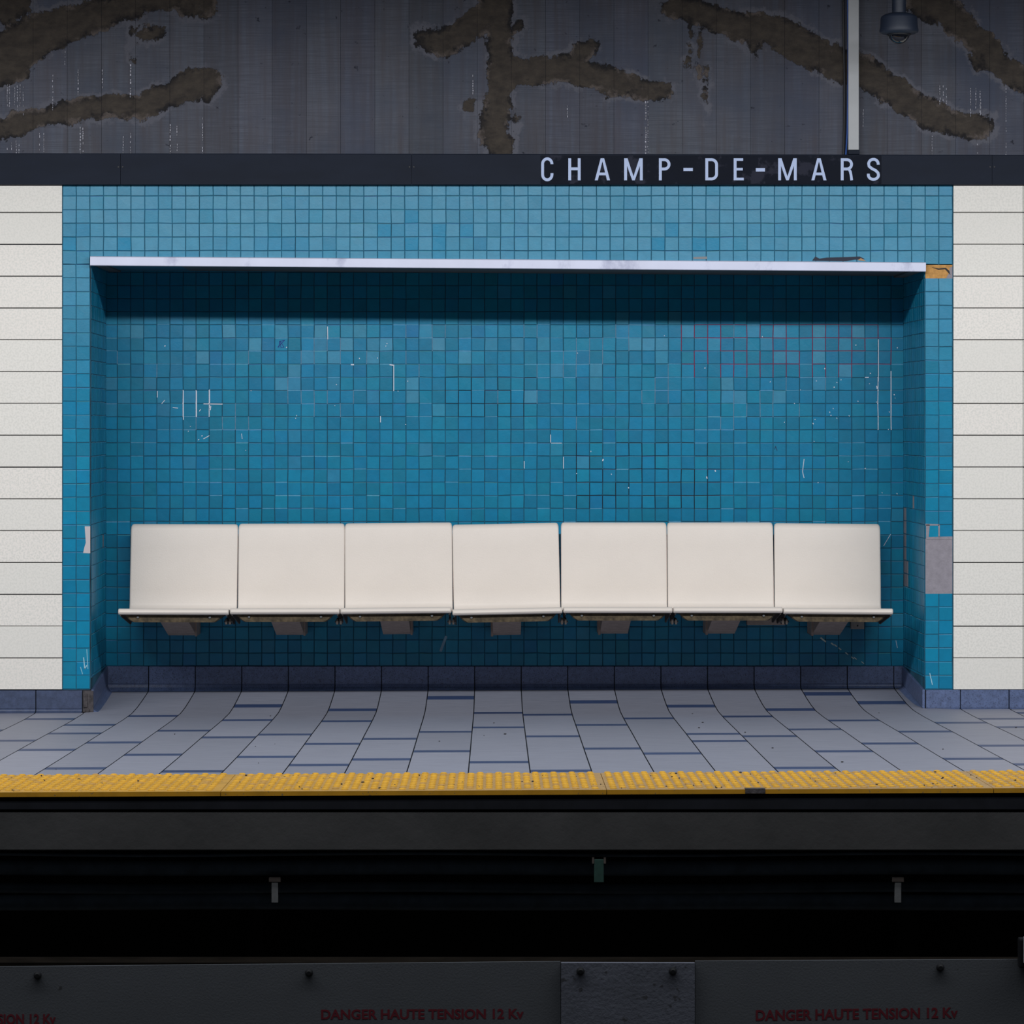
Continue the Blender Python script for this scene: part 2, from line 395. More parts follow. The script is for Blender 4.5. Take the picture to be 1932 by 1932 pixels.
# bare mortar where tiles are gone
def patchq(x0, x1, y0, y1, m, c=(1, 1, 1), n=.0012):
    ring = []
    for a, b, k in ((x0, y0, 0), (x1, y0, 1), (x1, y1, 2), (x0, y1, 3)): ring.append((X(a), -n, Z(b)))
    nm.poly(ring[::-1], m, c)
patchq(1746, 1797, 500, 525.5, 3); patchq(1746, 1797, 1016, 1120, 2, n=.0016)
nm.poly([(X(1784), -.0020, Z(526)), (X(1797), -.0020, Z(526)), (X(1797), -.0020, Z(503)), (X(1792), -.0020, Z(505)), (X(1790), -.002, Z(516))], 2)
nm.poly([(X(1757), -.0024, Z(504)), (X(1770), -.0024, Z(509)), (X(1783), -.0024, Z(508)), (X(1793), -.0024, Z(519)), (X(1791), -.0024, Z(511)), (X(1784), -.0024, Z(505)), (X(1771), -.0024, Z(506.5))], 4, lin(30, 26, 26))
# mortar smear round the tile above the bare area, and small chipped corner on the left jamb
for q in ([(1747, 990), (1754, 990), (1752, 1013), (1797, 1012), (1797, 1018), (1747, 1018)], [(1746, 988), (1772, 989), (1772, 991.5), (1746, 991.5)], [(1770, 990), (1773, 990), (1773, 1013), (1770, 1013)]):
    nm.poly([(X(a), -.0031, Z(b)) for a, b in q][::-1] if False else [(X(a), -.0031, Z(b)) for a, b in q], 2)
nm.poly([(X(a), -.0034, Z(b)) for a, b in [(160, 993), (170.5, 993), (170.5, 1044), (157, 1043.5), (159, 1034), (162, 1024), (161, 1008)]], 5, lin(186, 178, 180))
# paint flecks, scuffs and a scribble on the tiles
def line_mark(pts, wpx, col, r=1.0, out=.0036):
    y0 = Yr(r)-out
    for (a, b), (c, d) in zip(pts, pts[1:]):
        p, q = Vector((X(a, r), y0, Z(b, r))), Vector((X(c, r), y0, Z(d, r))); t = (q-p); t.normalize(); nn = Vector((-t.z, 0, t.x))*wpx*S/2
        nm.poly([p-nn, q-nn, q+nn, p+nn], 5, col)
white = lin(205, 210, 222)
for (x0, y0, x1, y1, wd) in [(384, 762, 420, 762.5, 1.8), (346, 738, 346, 792, 1.6), (371, 738, 371, 787, 1.7), (395.5, 735, 395.5, 770, 1.7), (297, 738, 297, 750, 1.4),
        (326, 769, 336, 770, 1.4), (305, 762, 311, 755, 1.2), (376, 776, 379, 772, 1.2), (384, 828, 395, 822, 1.3), (456, 818, 457, 828, 1.0), (398, 766, 397, 774, 1.4),
        (618, 616, 618.5, 640, 1.4), (743, 688, 743, 738, 1.4), (718, 785, 718, 797, 1.4), (662, 688, 668, 688, 2.4), (735, 688, 742, 689, 2), (989, 870, 989, 884, 1.2),
        (1039, 820, 1039, 835, 1.3), (1040, 836, 1060, 836, 1.2), (1063, 862, 1063, 884, 1.2), (1681, 700, 1681, 785, 1.6), (1657, 640, 1657, 720, 1.4), (1632, 712, 1639, 712, 2),
        (1654, 728, 1655, 734, 2.2), (1517, 866, 1514, 890, 1.2), (1514, 890, 1517, 902, 1.2), (1138, 866, 1137, 870, 2.2), (1349, 887, 1350, 890, 2), (1333, 899, 1334, 903, 2),
        (1680, 1008, 1667, 1030, 1.0), (1690, 1208, 1693, 1222, 1.0)]:
    line_mark([(x0, y0), (x1, y1)], wd, white, BACK)
for _ in range(60):
    x, y = random.choice(((random.uniform(1060, 1700), random.uniform(610, 940)), (random.uniform(300, 800), random.uniform(640, 860)), (random.uniform(1480, 1700), random.uniform(690, 800))))
    line_mark([(x, y), (x+random.uniform(-1.5, 1.5), y+random.uniform(1, 2.4))], random.uniform(1, 2), white, BACK)
line_mark([(526, 656), (528, 643), (536, 655), (530, 656), (528, 644), (537, 642), (524, 655)], .9, lin(20, 40, 130), BACK)
line_mark([(1461, 848), (1463, 842), (1466, 850)], .9, lin(30, 40, 80), BACK)
line_mark([(842, 1200), (831, 1229)], 5, lin(120, 150, 170), BACK)
for i, (x, y) in enumerate([(1548, 1203), (1553, 1207), (1568, 1213), (1574, 1216), (1582, 1222), (1595, 1231), (1606, 1239), (1611, 1240), (1625, 1248)]):
    line_mark([(x, y), (x+5, y+4)], 3.2-.25*i, lin(190, 200, 190), BACK)
line_mark([(1754, 1270), (1759, 1292)], 1.6, lin(150, 190, 205), 1.0); line_mark([(158, 1240), (160, 1262), (164, 1255)], 1.8, lin(150, 190, 205), 1.0)
for a, b in (((152, 1258), (156, 1272)), ((164, 1225), (166, 1262))): line_mark([a, b], 1.5, lin(120, 175, 195), 1.0)
# chipped black fill above the canopy
nm.poly([(X(a), -.0034, Z(b)) for a, b in [(1532, 492), (1538, 484), (1546, 488), (1560, 486), (1600, 485), (1622, 484), (1632, 489), (1612, 490), (1596, 493)]], 4, lin(30, 34, 52))
nm.poly([(X(a), -.0036, Z(b)) for a, b in [(1618, 491), (1624, 487), (1634, 493)]], 5, lin(170, 130, 90))
nm.poly([(X(a), -.0034, Z(b)) for a, b in [(1308, 485), (1334, 484), (1334, 489), (1308, 489)]], 5, lin(130, 130, 132))
tag(nm.build('wall_niche', [M['tile'], M['grout'], M['mortar'], M['orange'], M['mark'], M['mark']]), kind='structure')
# ---------------------------------------------------------------- white cladding left and right
def clad(name, xs):
    mb = MB()
    for xa, xb in xs:
        for k in range(0, 16):
            ya, yb = 341+60*k+(random.uniform(-.5, .5)), 401+60*k
            g = random.uniform(.97, 1.02)
            wn = random.choice((0, 0, 1))
            col = tuple(v*g for v in (lin(226, 222, 214) if wn == 0 else lin(230, 224, 216)))
            mb.box(X(xa)+.0012, X(xb)-.0012, -.009, .012, Z(yb)+.0016, Z(ya)-.0022, 0, col, .0015)
    mb.poly([(X(xs[0][0]), .004, Z(1301)), (X(xs[-1][1]), .004, Z(1301)), (X(xs[-1][1]), .004, Z(341)), (X(xs[0][0]), .004, Z(341))], 1, lin(70, 74, 84))
    return tag(mb.build(name, [M['panel'], M['grout']]), kind='structure')
clad('wall_left', [(118-132*(k+1)-.0, 118-132*k) for k in range(8)][::-1])
clad('wall_right', [(1798+132*k, 1798+132*(k+1)) for k in range(7)])
# ---------------------------------------------------------------- skirting
def base_piece(mb, p0, p1, nrm, zt0, zt1, zb0, zb1, col, caps=True):
    """vertical tile with a small cove at its foot from p0 to p1 (xy), nrm = outward xy"""
    p0, p1, nrm = Vector(p0), Vector(p1), Vector(nrm); prof = []
    for (o, t) in ((0, 0.), (.009, 0.), (.0105, -.002), (.0105, -.077), (.008, -.0785), (.008, -.081), (.0105, -.083)): prof.append((o, t, 0))
    A = []; B = []
    def pts(p, zt, zb):
        r = []
        for o, t, _ in prof: r.append(Vector((p.x+nrm.x*o, p.y+nrm.y*o, zt+t)))
        z0 = zt-.083; hh = z0-zb
        for a in (25, 50, 75, 90):
            a = math.radians(a); r.append(Vector((p.x+nrm.x*(.0105+.03*(1-math.cos(a))), p.y+nrm.y*(.0105+.03*(1-math.cos(a))), z0-hh*math.sin(a))))
        return r
    A, B = pts(p0, zt0, zb0), pts(p1, zt1, zb1)
    for i in range(len(A)-1): mb.poly([A[i], A[i+1], B[i+1], B[i]], 0, col)
    if caps:
        mb.poly(A+[Vector((p0.x, p0.y, zb0))], 0, col); mb.poly((B+[Vector((p1.x, p1.y, zb1))])[::-1], 0, col)
def bcol(f=1.0):
    g = random.uniform(.85, 1.12)*f; return tuple(v*g for v in lin(84, 98, 132))
bf = MB(); g = .0022
for k in range(-15, 33):
    xa, xb = JX(k)*S, JX(k+1)*S
    if xb < XL or xa > XR: continue
    if xa < X(156)-.01:
        xb2 = min(xb, X(156)); 
        if xb2-xa > .03: base_piece(bf, (xa+g, 0), (xb2-g, 0), (0, -1), Z(1302.5), Z(1302.5), zf(xa, 0)-.001, zf(xb2, 0)-.001, bcol(.5))
    if xb > X(1746)+.02:
        xa2 = max(xa, X(1746))
        base_piece(bf, (xa2+g, 0), (xb-g, 0), (0, -1), Z(1301.5), Z(1301.5), zf(xa2, 0)-.001, zf(xb, 0)-.001, bcol(1.15))
# broken corner stub with bare mortar
bf.box(X(156.5), X(172)+.010, -.006, .01, zf(X(160), 0), Z(1303), 1, (1, 1, 1), .002)
bf.box(X(158), X(165), -.012, 0, zf(X(160), 0)+.02, Z(1309), 1, (1, 1, 1), .003); bf.box(X(163), X(169), -.016, 0, zf(X(160), 0), Z(1338), 1, (1, 1, 1), .003)
bf.poly([(XL, .002, Z(1350)), (X(171), .002, Z(1350)), (X(171), .002, Z(1301)), (XL, .002, Z(1301))], 2, lin(24, 28, 40))
bf.poly([(X(1746), .002, Z(1348)), (XR, .002, Z(1348)), (XR, .002, Z(1300)), (X(1746), .002, Z(1300))], 2, lin(24, 28, 40))
tag(bf.build('baseboard_front', [M['base'], M['stub'], M['grout']]), kind='structure')
bn = MB(); ztb = Z(1256.8, BACK)
for k in range(-1, 17):
    xa, xb = max(JX(k)*S, BLx+.004), min(JX(k+1)*S, BRx-.004)
    base_piece(bn, (xa+g, YB), (xb-g, YB), (0, -1), ztb, ztb, zf(xa, YB)-.001, zf(xb, YB)-.001, bcol(1.3))
bn.poly([(BLx, YB-.001, ztb-.13), (BRx, YB-.001, ztb-.13), (BRx, YB-.001, ztb), (BLx, YB-.001, ztb)], 2, lin(20, 24, 34))
for side, a, b in ((1, NL, BLx), (-1, NR, BRx)):
    ys = [(YB-.012)*q/8 for q in range(9)]; cc = bcol(.9 if side > 0 else 1.1)
    for y0, y1 in zip(ys, ys[1:]):
        x0, x1 = a+(b-a)*y0/YB, a+(b-a)*y1/YB
        zt = lambda y: H-(506-24*(y/YB))*S
        base_piece(bn, (x0, y0), (x1, y1), (side, 0), zt(y0), zt(y1), zf(x0, y0)-.001, zf(x1, y1)-.001, cc, caps=y0 == 0)
tag(bn.build('baseboard_niche', [M['base'], M['mortar'], M['grout']]), kind='structure')
# ---------------------------------------------------------------- concrete wall above
cw = MB(); bp_ = 64.6; x0b = 642-64.6*30
zb_, zt_ = Z(300), Z(-420)
segs = [[(-60, 120, 46), (20, 90, 46), (90, 58, 40), (170, 32, 30), (240, 10, 25), (330, -12, 25)], [(-30, 10, 50), (30, 5, 28)], [(245, 40, 11), (250, 112, 7)], [(352, 12, 24), (388, 10, 22), (392, -20, 15)],
        [(262, 70, 15), (312, 58, 8)], [(-20, 140, 26), (32, 132, 22)], [(0, 245, 20), (60, 226, 17), (130, 208, 20), (200, 195, 22), (260, 200, 22), (330, 172, 25), (388, 150, 26), (392, 175, 14)],
        [(0, 250, 20), (25, 228, 18)], [(935, -20, 30), (940, 60, 24), (947, 130, 27), (940, 200, 26), (936, 255, 30), (945, 280, 22)], [(795, 72, 18), (832, 82, 25), (870, 62, 27), (925, 22, 27)],
        [(950, 130, 30), (1010, 135, 25), (1080, 130, 28), (1130, 142, 28), (1190, 165, 21), (1252, 170, 14)], [(1100, 95, 18), (1118, 88, 14)], [(886, 196, 9), (880, 205, 7)], [(975, 225, 8), (975, 240, 8)], [(975, 50, 12)],
        [(1262, 10, 16), (1330, 28, 24), (1400, 46, 29), (1470, 58, 31), (1530, 90, 33), (1590, 120, 33), (1640, 143, 30), (1690, 172, 28), (1750, 213, 28), (1820, 235, 24), (1858, 235, 22)],
        [(1303, 45, 8), (1302, 122, 5)], [(1318, 60, 5), (1321, 145, 2)], [(1333, 125, 4), (1334, 230, 1)], [(1740, 5, 32), (1800, 30, 28), (1850, 78, 28), (1890, 122, 25), (1960, 165, 24), (2100, 240, 26)], [(1843, 108, 17), (1845, 128, 10)], [(1425, 80, 12), (1428, 110, 3)],
        [(2050, 60, 30), (2150, 20, 25)], [(-220, 200, 25), (-90, 240, 25), (0, 248, 20)]]
def sdf(x, y):
    best = 99.
    for sg in segs:
        if len(sg) == 1: best = min(best, math.hypot(x-sg[0][0], y-sg[0][1])-sg[0][2]); continue
        for (ax, ay, ar), (bx, by, br) in zip(sg, sg[1:]):
            dx, dy = bx-ax, by-ay; t = max(0, min(1, ((x-ax)*dx+(y-ay)*dy)/(dx*dx+dy*dy)))
            d = math.hypot(x-ax-dx*t, y-ay-dy*t)-(ar+(br-ar)*t)
            if d < best: best = d
    return best
YC = .03
for k in range(62):
    xa, xb = x0b+bp_*k, x0b+bp_*(k+1)
    if X(xb) < XL or X(xa) > XR: continue
    sh = random.uniform(.88, 1.1); cb = (sh, sh, sh*random.uniform(.97, 1.05))
    dep = YC+random.uniform(-.0012, .0012)
    nxx, nyy = 8, 46
    grid = [[(X(xa+.25+(bp_-.5)*i/nxx), dep, zb_+(zt_-zb_)*j/nyy) for j in range(nyy+1)] for i in range(nxx+1)]
    vs = [p for row in grid for p in row]; fs = []
    for i in range(nxx):
        for j in range(nyy): a = i*(nyy+1)+j; fs.append([a, a+nyy+1, a+nyy+2, a+1])
    cw.raw(vs, fs, 0, cb)
    cw.poly([(X(xa-.7), YC+.004, zb_), (X(xa+.7), YC+.004, zb_), (X(xa+.7), YC+.004, zt_), (X(xa-.7), YC+.004, zt_)], 1, lin(46, 49, 60))
cw.poly([(XL, YC+.006, zb_), (XR, YC+.006, zb_), (XR, YC+.006, zt_), (XL, YC+.006, zt_)], 1, lin(40, 42, 52))
# mineral streaks: rows of pale dashes
def streak(x, y0, y1, wd=1.6, c=178):
    y = y0; wd *= .85
    while y < y1:
        l = random.uniform(2, 4.5)
        if random.random() < .8:
            xx = x+random.uniform(-.4, .4); f = random.uniform(.6, 1)
            cw.poly([(X(xx-wd/2), YC-.0032, Z(y+l)), (X(xx+wd/2), YC-.0032, Z(y+l)), (X(xx+wd/2), YC-.0032, Z(y)), (X(xx-wd/2), YC-.0032, Z(y))], 2, lin(c*f, c*f, (c+12)*f))
        y += l+random.uniform(1, 2.6)
for a in [(12, 158, 200), (16, 158, 198), (26, 158, 200), (31, 160, 205), (36, 158, 200), (42, 162, 220), (12, 268, 286), (20, 268, 286), (29, 264, 286), (34, 266, 286), (98, 140, 205), (121, 90, 120), (146, 130, 180, 2), (73, 250, 285), (81, 250, 285),
          (150, 238, 288, 2.4), (155, 240, 288, 2), (192, 130, 162, 2), (245, 120, 180, 2.6), (231, 250, 288), (245, 245, 288), (320, 228, 290, 2.2), (333, 226, 290, 1.6), (381, 215, 290, 1.6), (892, 140, 175, 2), (1071, 198, 220, 1.6), (1219, 190, 292, 2.6),
          (1223, 190, 290, 1), (1775, 160, 196, 1.8), (1781, 160, 190, 1.4), (1787, 165, 195, 1.4), (1833, 165, 215, 1.4), (1843, 165, 200, 1.6), (1851, 170, 215, 1.6), (1852, 180, 214, 1.4), (1900, 160, 290, 1.2), (1846, 270, 292, 1.8), (1630, 200, 240, 1), (1760, 255, 290, 1)]:
    streak(a[0], a[1], a[2], a[3] if len(a) > 3 else 1.3)
o = cw.build('wall_upper', [M['concrete'], M['grout'], M['mark']])
pa = o.data.attributes.new('patch', 'FLOAT', 'POINT')
pa.data.foreach_set('value', [max(-.1, min(.15, sdf(CX+v.co.x/S, CY+(H-v.co.z)/S)*S)) for v in o.data.vertices])
tag(o, kind='structure')
# ---------------------------------------------------------------- dark fascia band
tr = MB()
def ft(x): return 290+3*(x/1932.)      # its top edge dips a little to the right
cuts = [-1100, -500, 229, 777, 1870, 2700]
for a, b in zip(cuts, cuts[1:]):
    xa, xb = X(a)+.0007, X(b)-.0007; yf = -.030
    za, zb = Z(ft(a)), Z(ft(b)); zc = Z(349)
    V = [(xa, yf, zc), (xb, yf, zc), (xb, yf, zb-.003), (xa, yf, za-.003), (xa, yf+.003, za), (xb, yf+.003, zb), (xb, .05, zb), (xa, .05, za), (xa, yf+.012, zc), (xb, yf+.012, zc), (xa, yf+.012, zc+.01), (xb, yf+.012, zc+.01)]
    tr.raw(V, [[0, 1, 2, 3], [3, 2, 5, 4], [4, 5, 6, 7], [0, 8, 9, 1], [1, 9, 6, 5, 2], [0, 3, 4, 7, 8]], 0)
    tr.poly([(xa, yf+.012, zc), (xa, .02, zc), (xb, .02, zc), (xb, yf+.012, zc)], 0)
for x in (229, 777, 1870):
    for d in (-4, 4): tr.tube([(X(x+d), -.030, Z(316)), (X(x+d), -.0325, Z(316))], .0036, 10, 1)
tag(tr.build('trim_1', [M['trim'], M['bolt']]), kind='structure')
# ---------------------------------------------------------------- station sign
sg = empty('station_sign', (X(1340), -.031, Z(349)), 'dark station name sign with pale blue spaced capitals reading CHAMP-DE-MARS', 'sign')
base = tuple(sg.location)
q = MB(); q.box(X(1020), X(1661), -.0328, -.0302, Z(348), Z(294.5), 0, (1, 1, 1), .0005)
local(q, base).build('sign_plate', M['sign'], sg)
lt = MB(); ST = 5.4; T0, T1 = 299.8, 341.4
YL = -.0342
def flat(pts):                       # polygon given in pixels, extruded a hair
    global YL
    YL -= .000012; n = len(pts); f = [Vector((X(a), YL, Z(b))) for a, b in pts]; k = [v+Vector((0, .0014, 0)) for v in f]
    lt.poly(f, 0)
    for i in range(n): lt.poly([f[i], k[i], k[(i+1) % n], f[(i+1) % n]], 0)
def bar(x0, y0, x1, y1): flat([(x0, y0), (x1, y0), (x1, y1), (x0, y1)])
def stroke(pts, wd=ST):
    n = len(pts); L_, R_ = [], []
    for i, p in enumerate(pts):
        a = Vector(pts[max(i-1, 0)]); b = Vector(pts[min(i+1, n-1)]); t = (b-a).normalized(); nn = Vector((-t.y, t.x))*wd/2
        L_.append((p[0]+nn.x, p[1]+nn.y)); R_.append((p[0]-nn.x, p[1]-nn.y))
    for i in range(n-1): flat([L_[i], L_[i+1], R_[i+1], R_[i]])
def arc(cx, cy, rx, ry, a0, a1, n=14):
    return [(cx+rx*math.cos(math.radians(a0+(a1-a0)*i/n)), cy+ry*math.sin(math.radians(a0+(a1-a0)*i/n))) for i in range(n+1)]
def gC(x0, x1):
    rx = (x1-x0-ST)/2; cx = (x0+x1)/2; ry = 10
    stroke([(cx+rx, T0+11)]+arc(cx, T0+ry+.8, rx, ry-.2, 0, -180)+arc(cx, T1-ry-.8, rx, ry-.2, 180, 0)+[(cx+rx, T1-13.5)])
def gH(x0, x1): bar(x0, T0, x0+ST, T1); bar(x1-ST, T0, x1, T1); bar(x0+ST, 317, x1-ST, 322.3)
def gA(x0, x1):
    c = (x0+x1)/2
    flat([(c-3.3, T0), (c+1.4, T0), (x0+5.7, T1), (x0, T1)]); flat([(c-1.4, T0), (c+3.3, T0), (x1, T1), (x1-5.7, T1)])
    bar(c-7.5, 326.8, c+7.5, 331.8)
def gM(x0, x1):
    c = (x0+x1)/2; bar(x0, T0, x0+ST, T1); bar(x1-ST, T0, x1, T1)
    flat([(x0+.4, T0), (x0+6.4, T0), (c+2.4, T1), (c-2.4, T1)]); flat([(x1-6.4, T0), (x1-.4, T0), (c+2.4, T1), (c-2.4, T1)])
def bowl(x0, x1, y0, y1):
    r = min(9.5, (y1-y0-ST)/2); h = ST/2
    stroke([(x0, y0+h), (x1-h-r, y0+h)]+arc(x1-h-r, y0+h+r, r, r, -90, 0)+arc(x1-h-r, y1-h-r, r, r, 0, 90)+[(x0, y1-h)])
def gP(x0, x1): bar(x0, T0, x0+ST, T1); bowl(x0+ST-.2, x1, T0, 322.8)
def gD(x0, x1): bar(x0, T0, x0+ST, T1); bowl(x0+ST-.2, x1, T0, T1)
def gE(x0, x1):
    bar(x0, T0, x0+ST, T1); bar(x0+ST, T0, x1-1.2, T0+5); bar(x0+ST, 318, x1-1.8, 322.8); bar(x0+ST, T1-5, x1, T1)
def gR(x0, x1):
    bar(x0, T0, x0+ST, T1); bowl(x0+ST-.2, x1-.3, T0, 322.8)
    stroke([(x1-8, 320), (x1-5.2, 325), (x1-4, 331), (x1-2.6, T1)], 5)
def gS(x0, x1):
    c = (x0+x1)/2; rx = (x1-x0-ST)/2
    stroke(arc(c, T0+11, rx-.5, 9, 8, -175, 14)+[(c-rx+1.2, T0+15), (c-3, T0+19.5), (c+4, T0+23), (c+rx-.9, T0+27.5)]+arc(c, T1-10, rx, 8.2, 0, 180, 14)+[(c-rx, T1-12.5)])
gC(1020.8, 1043.8); gH(1071.9, 1095.1); gA(1121.7, 1150.4); gM(1177, 1212); gP(1242.4, 1264.1); bar(1288.6, 318, 1306.2, 324)
gD(1329.7, 1353.6); gE(1383.1, 1402.1); bar(1424.8, 318.3, 1442, 324.7); gM(1466.8, 1501.8); gA(1529.3, 1557.8); gR(1584.6, 1607.8); gS(1633.8, 1658.3)
local(lt, base).build('lettering', M['letter'], sg)
# ---------------------------------------------------------------- canopy across the niche
slope = -math.atan(11.5/1573)
cn = empty('niche_canopy', (X(958.5), 0, Z(498)), 'long brushed metal canopy edge across the top of the teal tiled niche', 'canopy')
cn.rotation_euler = (0, -slope, 0)
q = MB(); hw = X(1745)-X(172); hw /= 2
prof = [(-.030, .019), (-.033, .0175), (-.034, .015), (-.034, -.0195), (-.0325, -.0215), (-.024, -.0215), (-.024, -.019), (-.0315, -.019), (-.0315, .0165), (-.004, .0165), (-.004, .019)]
A = [(-hw, a, b) for a, b in prof]; B = [(hw, a, b) for a, b in prof]
for i in range(len(prof)):
    j = (i+1) % len(prof); q.poly([A[i], A[j], B[j], B[i]])
q.poly(A[::-1]); q.poly(B)
q.build('metal_edge', M['steel'], cn)
q = MB(); q.box(-hw+.012, hw-.012, -.023, YB-.02, -.012, -.004, 0, (1, 1, 1), .001)
q.box(-hw+.012, -hw+.06, .02, YB-.03, -.02, -.012); q.box(hw-.06, hw-.012, .02, YB-.03, -.02, -.012)
q.build('soffit_sheet', M['soffit'], cn)
# ---------------------------------------------------------------- seats
tops = [245, 448, 651, 851.5, 1055.5, 1256.5, 1458, 1657]
lips = [222, 433, 641.5, 853, 1062.5, 1270, 1478, 1686]
lipY = [(1147, 1147.5), (1146.5, 1146), (1146, 1144), (1148.5, 1144.5), (1144, 1144), (1144, 1144), (1145.5, 1147)]
gapR = [3.2, 1.2, 3.4, 3.4, 1.4, 1.6, 0]
shell_prof = [(.022, -.026), (.008, -.025), (.001, -.020), (-.002, -.013), (.001, -.005), (.008, .000), (.02, .001), (.06, -.004), (.12, -.012), (.22, -.021), (.34, -.030), (.41, -.032), (.432, -.028), (.444, -.016), (.450, .002), (.456, .06), (.468, .15), (.484, .25), (.493, .325), (.497, .339), (.504, .347), (.516, .350)]
TH = .009
def seat_shell(wd):
    mb = MB(); n = len(shell_prof)
    # closed loop: outer face then inner face offset by TH
    nrm = []
    for i in range(n):
        a = Vector(shell_prof[max(i-1, 0)]); b = Vector(shell_prof[min(i+1, n-1)]); t = (b-a).normalized(); nrm.append(Vector((t.y, -t.x)))
    loop = [Vector(p) for p in shell_prof]+[Vector(shell_prof[i])+nrm[i]*TH for i in range(n-1, -1, -1)]
    lnr = [-v for v in nrm]+[nrm[i] for i in range(n-1, -1, -1)]
    st = [(0, .0040), (.0012, .0016), (.004, 0), (.009, 0), (.016, 0)]
    xs = [(-wd/2+a, b, a) for a, b in st]+[(-wd/2+wd*t, 0, 1) for t in (.15, .3, .5, .7, .85)]+[(wd/2-a, b, a) for a, b in st[::-1]]
    rings = []
    for x, off, a in xs:
        ring = []
        rad = .014; cut = 0 if a > rad else rad-math.sqrt(max(0, rad*rad-(rad-a)**2))
        for p, nn in zip(loop, lnr):
            pp = p-nn*off
            y, z = pp.x, pp.y
            if z > .30: z = min(z, .30+(z-.30)*(1-cut/.05))
            elif y < .03 and z < .01: y += cut*.55
            ring.append((x, y, z))
        rings.append(ring)
    m = len(loop)
    vs = [p for r in rings for p in r]; fs = []
    for i in range(len(rings)-1):
        for j in range(m):
            k = (j+1) % m; fs.append([i*m+j, i*m+k, (i+1)*m+k, (i+1)*m+j])
    # end caps as quads between outer and inner
    for base_, rev in ((0, False), ((len(rings)-1)*m, True)):
        for j in range(n-1):
            f = [base_+j, base_+j+1, base_+m-2-j, base_+m-1-j]; fs.append(f if not rev else f[::-1])
    mb.raw(vs, fs)
    return mb
names = ['cream moulded wall seat at the far left of the row in the teal niche', 'cream wall seat second from the left, wide gap on its left side',
         'cream wall seat third from the left, higher edge than its right neighbour', 'cream middle seat of the row, its front edge tilting down to the left',
         'cream wall seat fifth from the left, between the tilted middle seat and the next', 'cream wall seat second from the right, a bare board visible under its right end',
         'cream moulded wall seat at the far right of the row beside a small drilled block']
for i in range(7):
    rf = 1.0
    wd = (lips[i+1]-lips[i])*S-.0015-gapR[i]*S*.35
    xc = X((lips[i]+lips[i+1])/2)-gapR[i]*S*.17
    zc = Z((lipY[i][0]+lipY[i][1])/2+2.2)
    t = empty('wall_seat', (xc, 0, zc), names[i], 'seat', 'cream seats in the niche')
    rot = math.atan((lipY[i][1]-lipY[i][0])/209.)
    t.rotation_euler = (0, rot, 0)
    sh = seat_shell(wd).build('seat_shell', M['seat'], t, smooth=True)
    # tapering side plates under the shell
    for s in (-1, 1):
        q = MB(); x0 = s*(wd/2-.007); x1 = x0-s*.005
        pr = [(.012, -.012), (.012, -.030), (.40, -.090), (.43, -.086), (.437, -.034), (.34, -.038), (.20, -.029)]
        a = [(x0, y, z) for y, z in pr]; b = [(x1, y, z) for y, z in pr]
        q.poly(a); q.poly(b[::-1])
        for k in range(len(pr)): q.poly([a[k], b[k], b[(k+1) % len(pr)], a[(k+1) % len(pr)]])
        q.build('side_plate', M['skirt'], t)
    # fibrous brown underbody with cut-off corners
    q = MB(); bw = wd/2-.026; pr = [(-bw, -.012), (bw, -.012), (bw-.001, -.030), (bw-.018, -.048), (bw-.034, -.058), (-bw+.034, -.058), (-bw+.018, -.048), (-bw+.001, -.030)]
    for ya, yb, s0, s1 in ((.028, .036, .96, 1), (.036, .40, 1, 1)):
        tz = lambda z, y: (-.020-.026*(y/.40)) if z > -.02 else z
        a = [(x*s0, ya, tz(z, ya)) for x, z in pr]; b = [(x*s1, yb, tz(z, yb)) for x, z in pr]
        if ya == .028: q.poly(a)
        for k in range(len(pr)): q.poly([a[k], b[k], b[(k+1) % len(pr)], a[(k+1) % len(pr)]])
    q.poly(b[::-1])
    ub = q.build('underbody', M['core'], t)
    for bx in (-.155, .155):
        q = MB(); q.tube([(bx, .030, -.036), (bx, .022, -.036)], .005, 8); q.build('bolt', M['hanger'], ub)
    # cantilever bracket
    q = MB(); h = .062
    pr = [(.10, -.050), (.16, -.066), (.50, -.145), (YB-.0035, -.147), (YB-.0035, -.03), (.40, -.03)]
    bxc = [-.609, -.398, -.190, .024, .234, .443, .649][i]*1000*S-xc
    a = [(bxc-h, y, z) for y, z in pr]; b = [(bxc+h, y, z) for y, z in pr]
    q.poly(a[::-1]); q.poly(b)
    for k in range(len(pr)): q.poly([a[k], b[k], b[(k+1) % len(pr)], a[(k+1) % len(pr)]])
    br = q.build('wall_bracket', M['bracket'], t)
    q = MB()
    sgn = 1 if i < 3 else -1
    q.box(bxc+sgn*h, bxc+sgn*(h+.008), .44, YB-.004, -.1455, -.060, 0, (1, 1, 1), .001)
    q.build('flange', M['bracket'], br)
# joint clips between seats
for i in range(1, 7):
    x = X(lips[i], .992)+.002*(1 if i > 3 else -1)
    t = empty('seat_clip', (x, .08, Z(1162, .994)), ['small dark clip under the gap between first and second seats from left', 'small dark clip under the gap between second and third seats from left', 'pair of clips with pale nuts under the widest gap left of the tilted seat',
        'small dark clip right of the tilted middle seat', 'dark clip under the seam left of the second seat from the right', 'dark slanted clip under the seam left of the rightmost seat'][i-1], 'clip', 'clips between the seats')
    q = MB(); q.box(-.012, -.004, -.02, .10, -.036, -.012, 0, (1, 1, 1), .001); q.box(.004, .012, -.02, .10, -.036, -.012, 0, (1, 1, 1), .001); q.build('clip_plate', M['skirt'], t)
    q = MB(); q.tube([(-.018, .0, -.025), (.018, .0, -.025)], .0045, 8); q.build('bolt', M['hanger'], t)
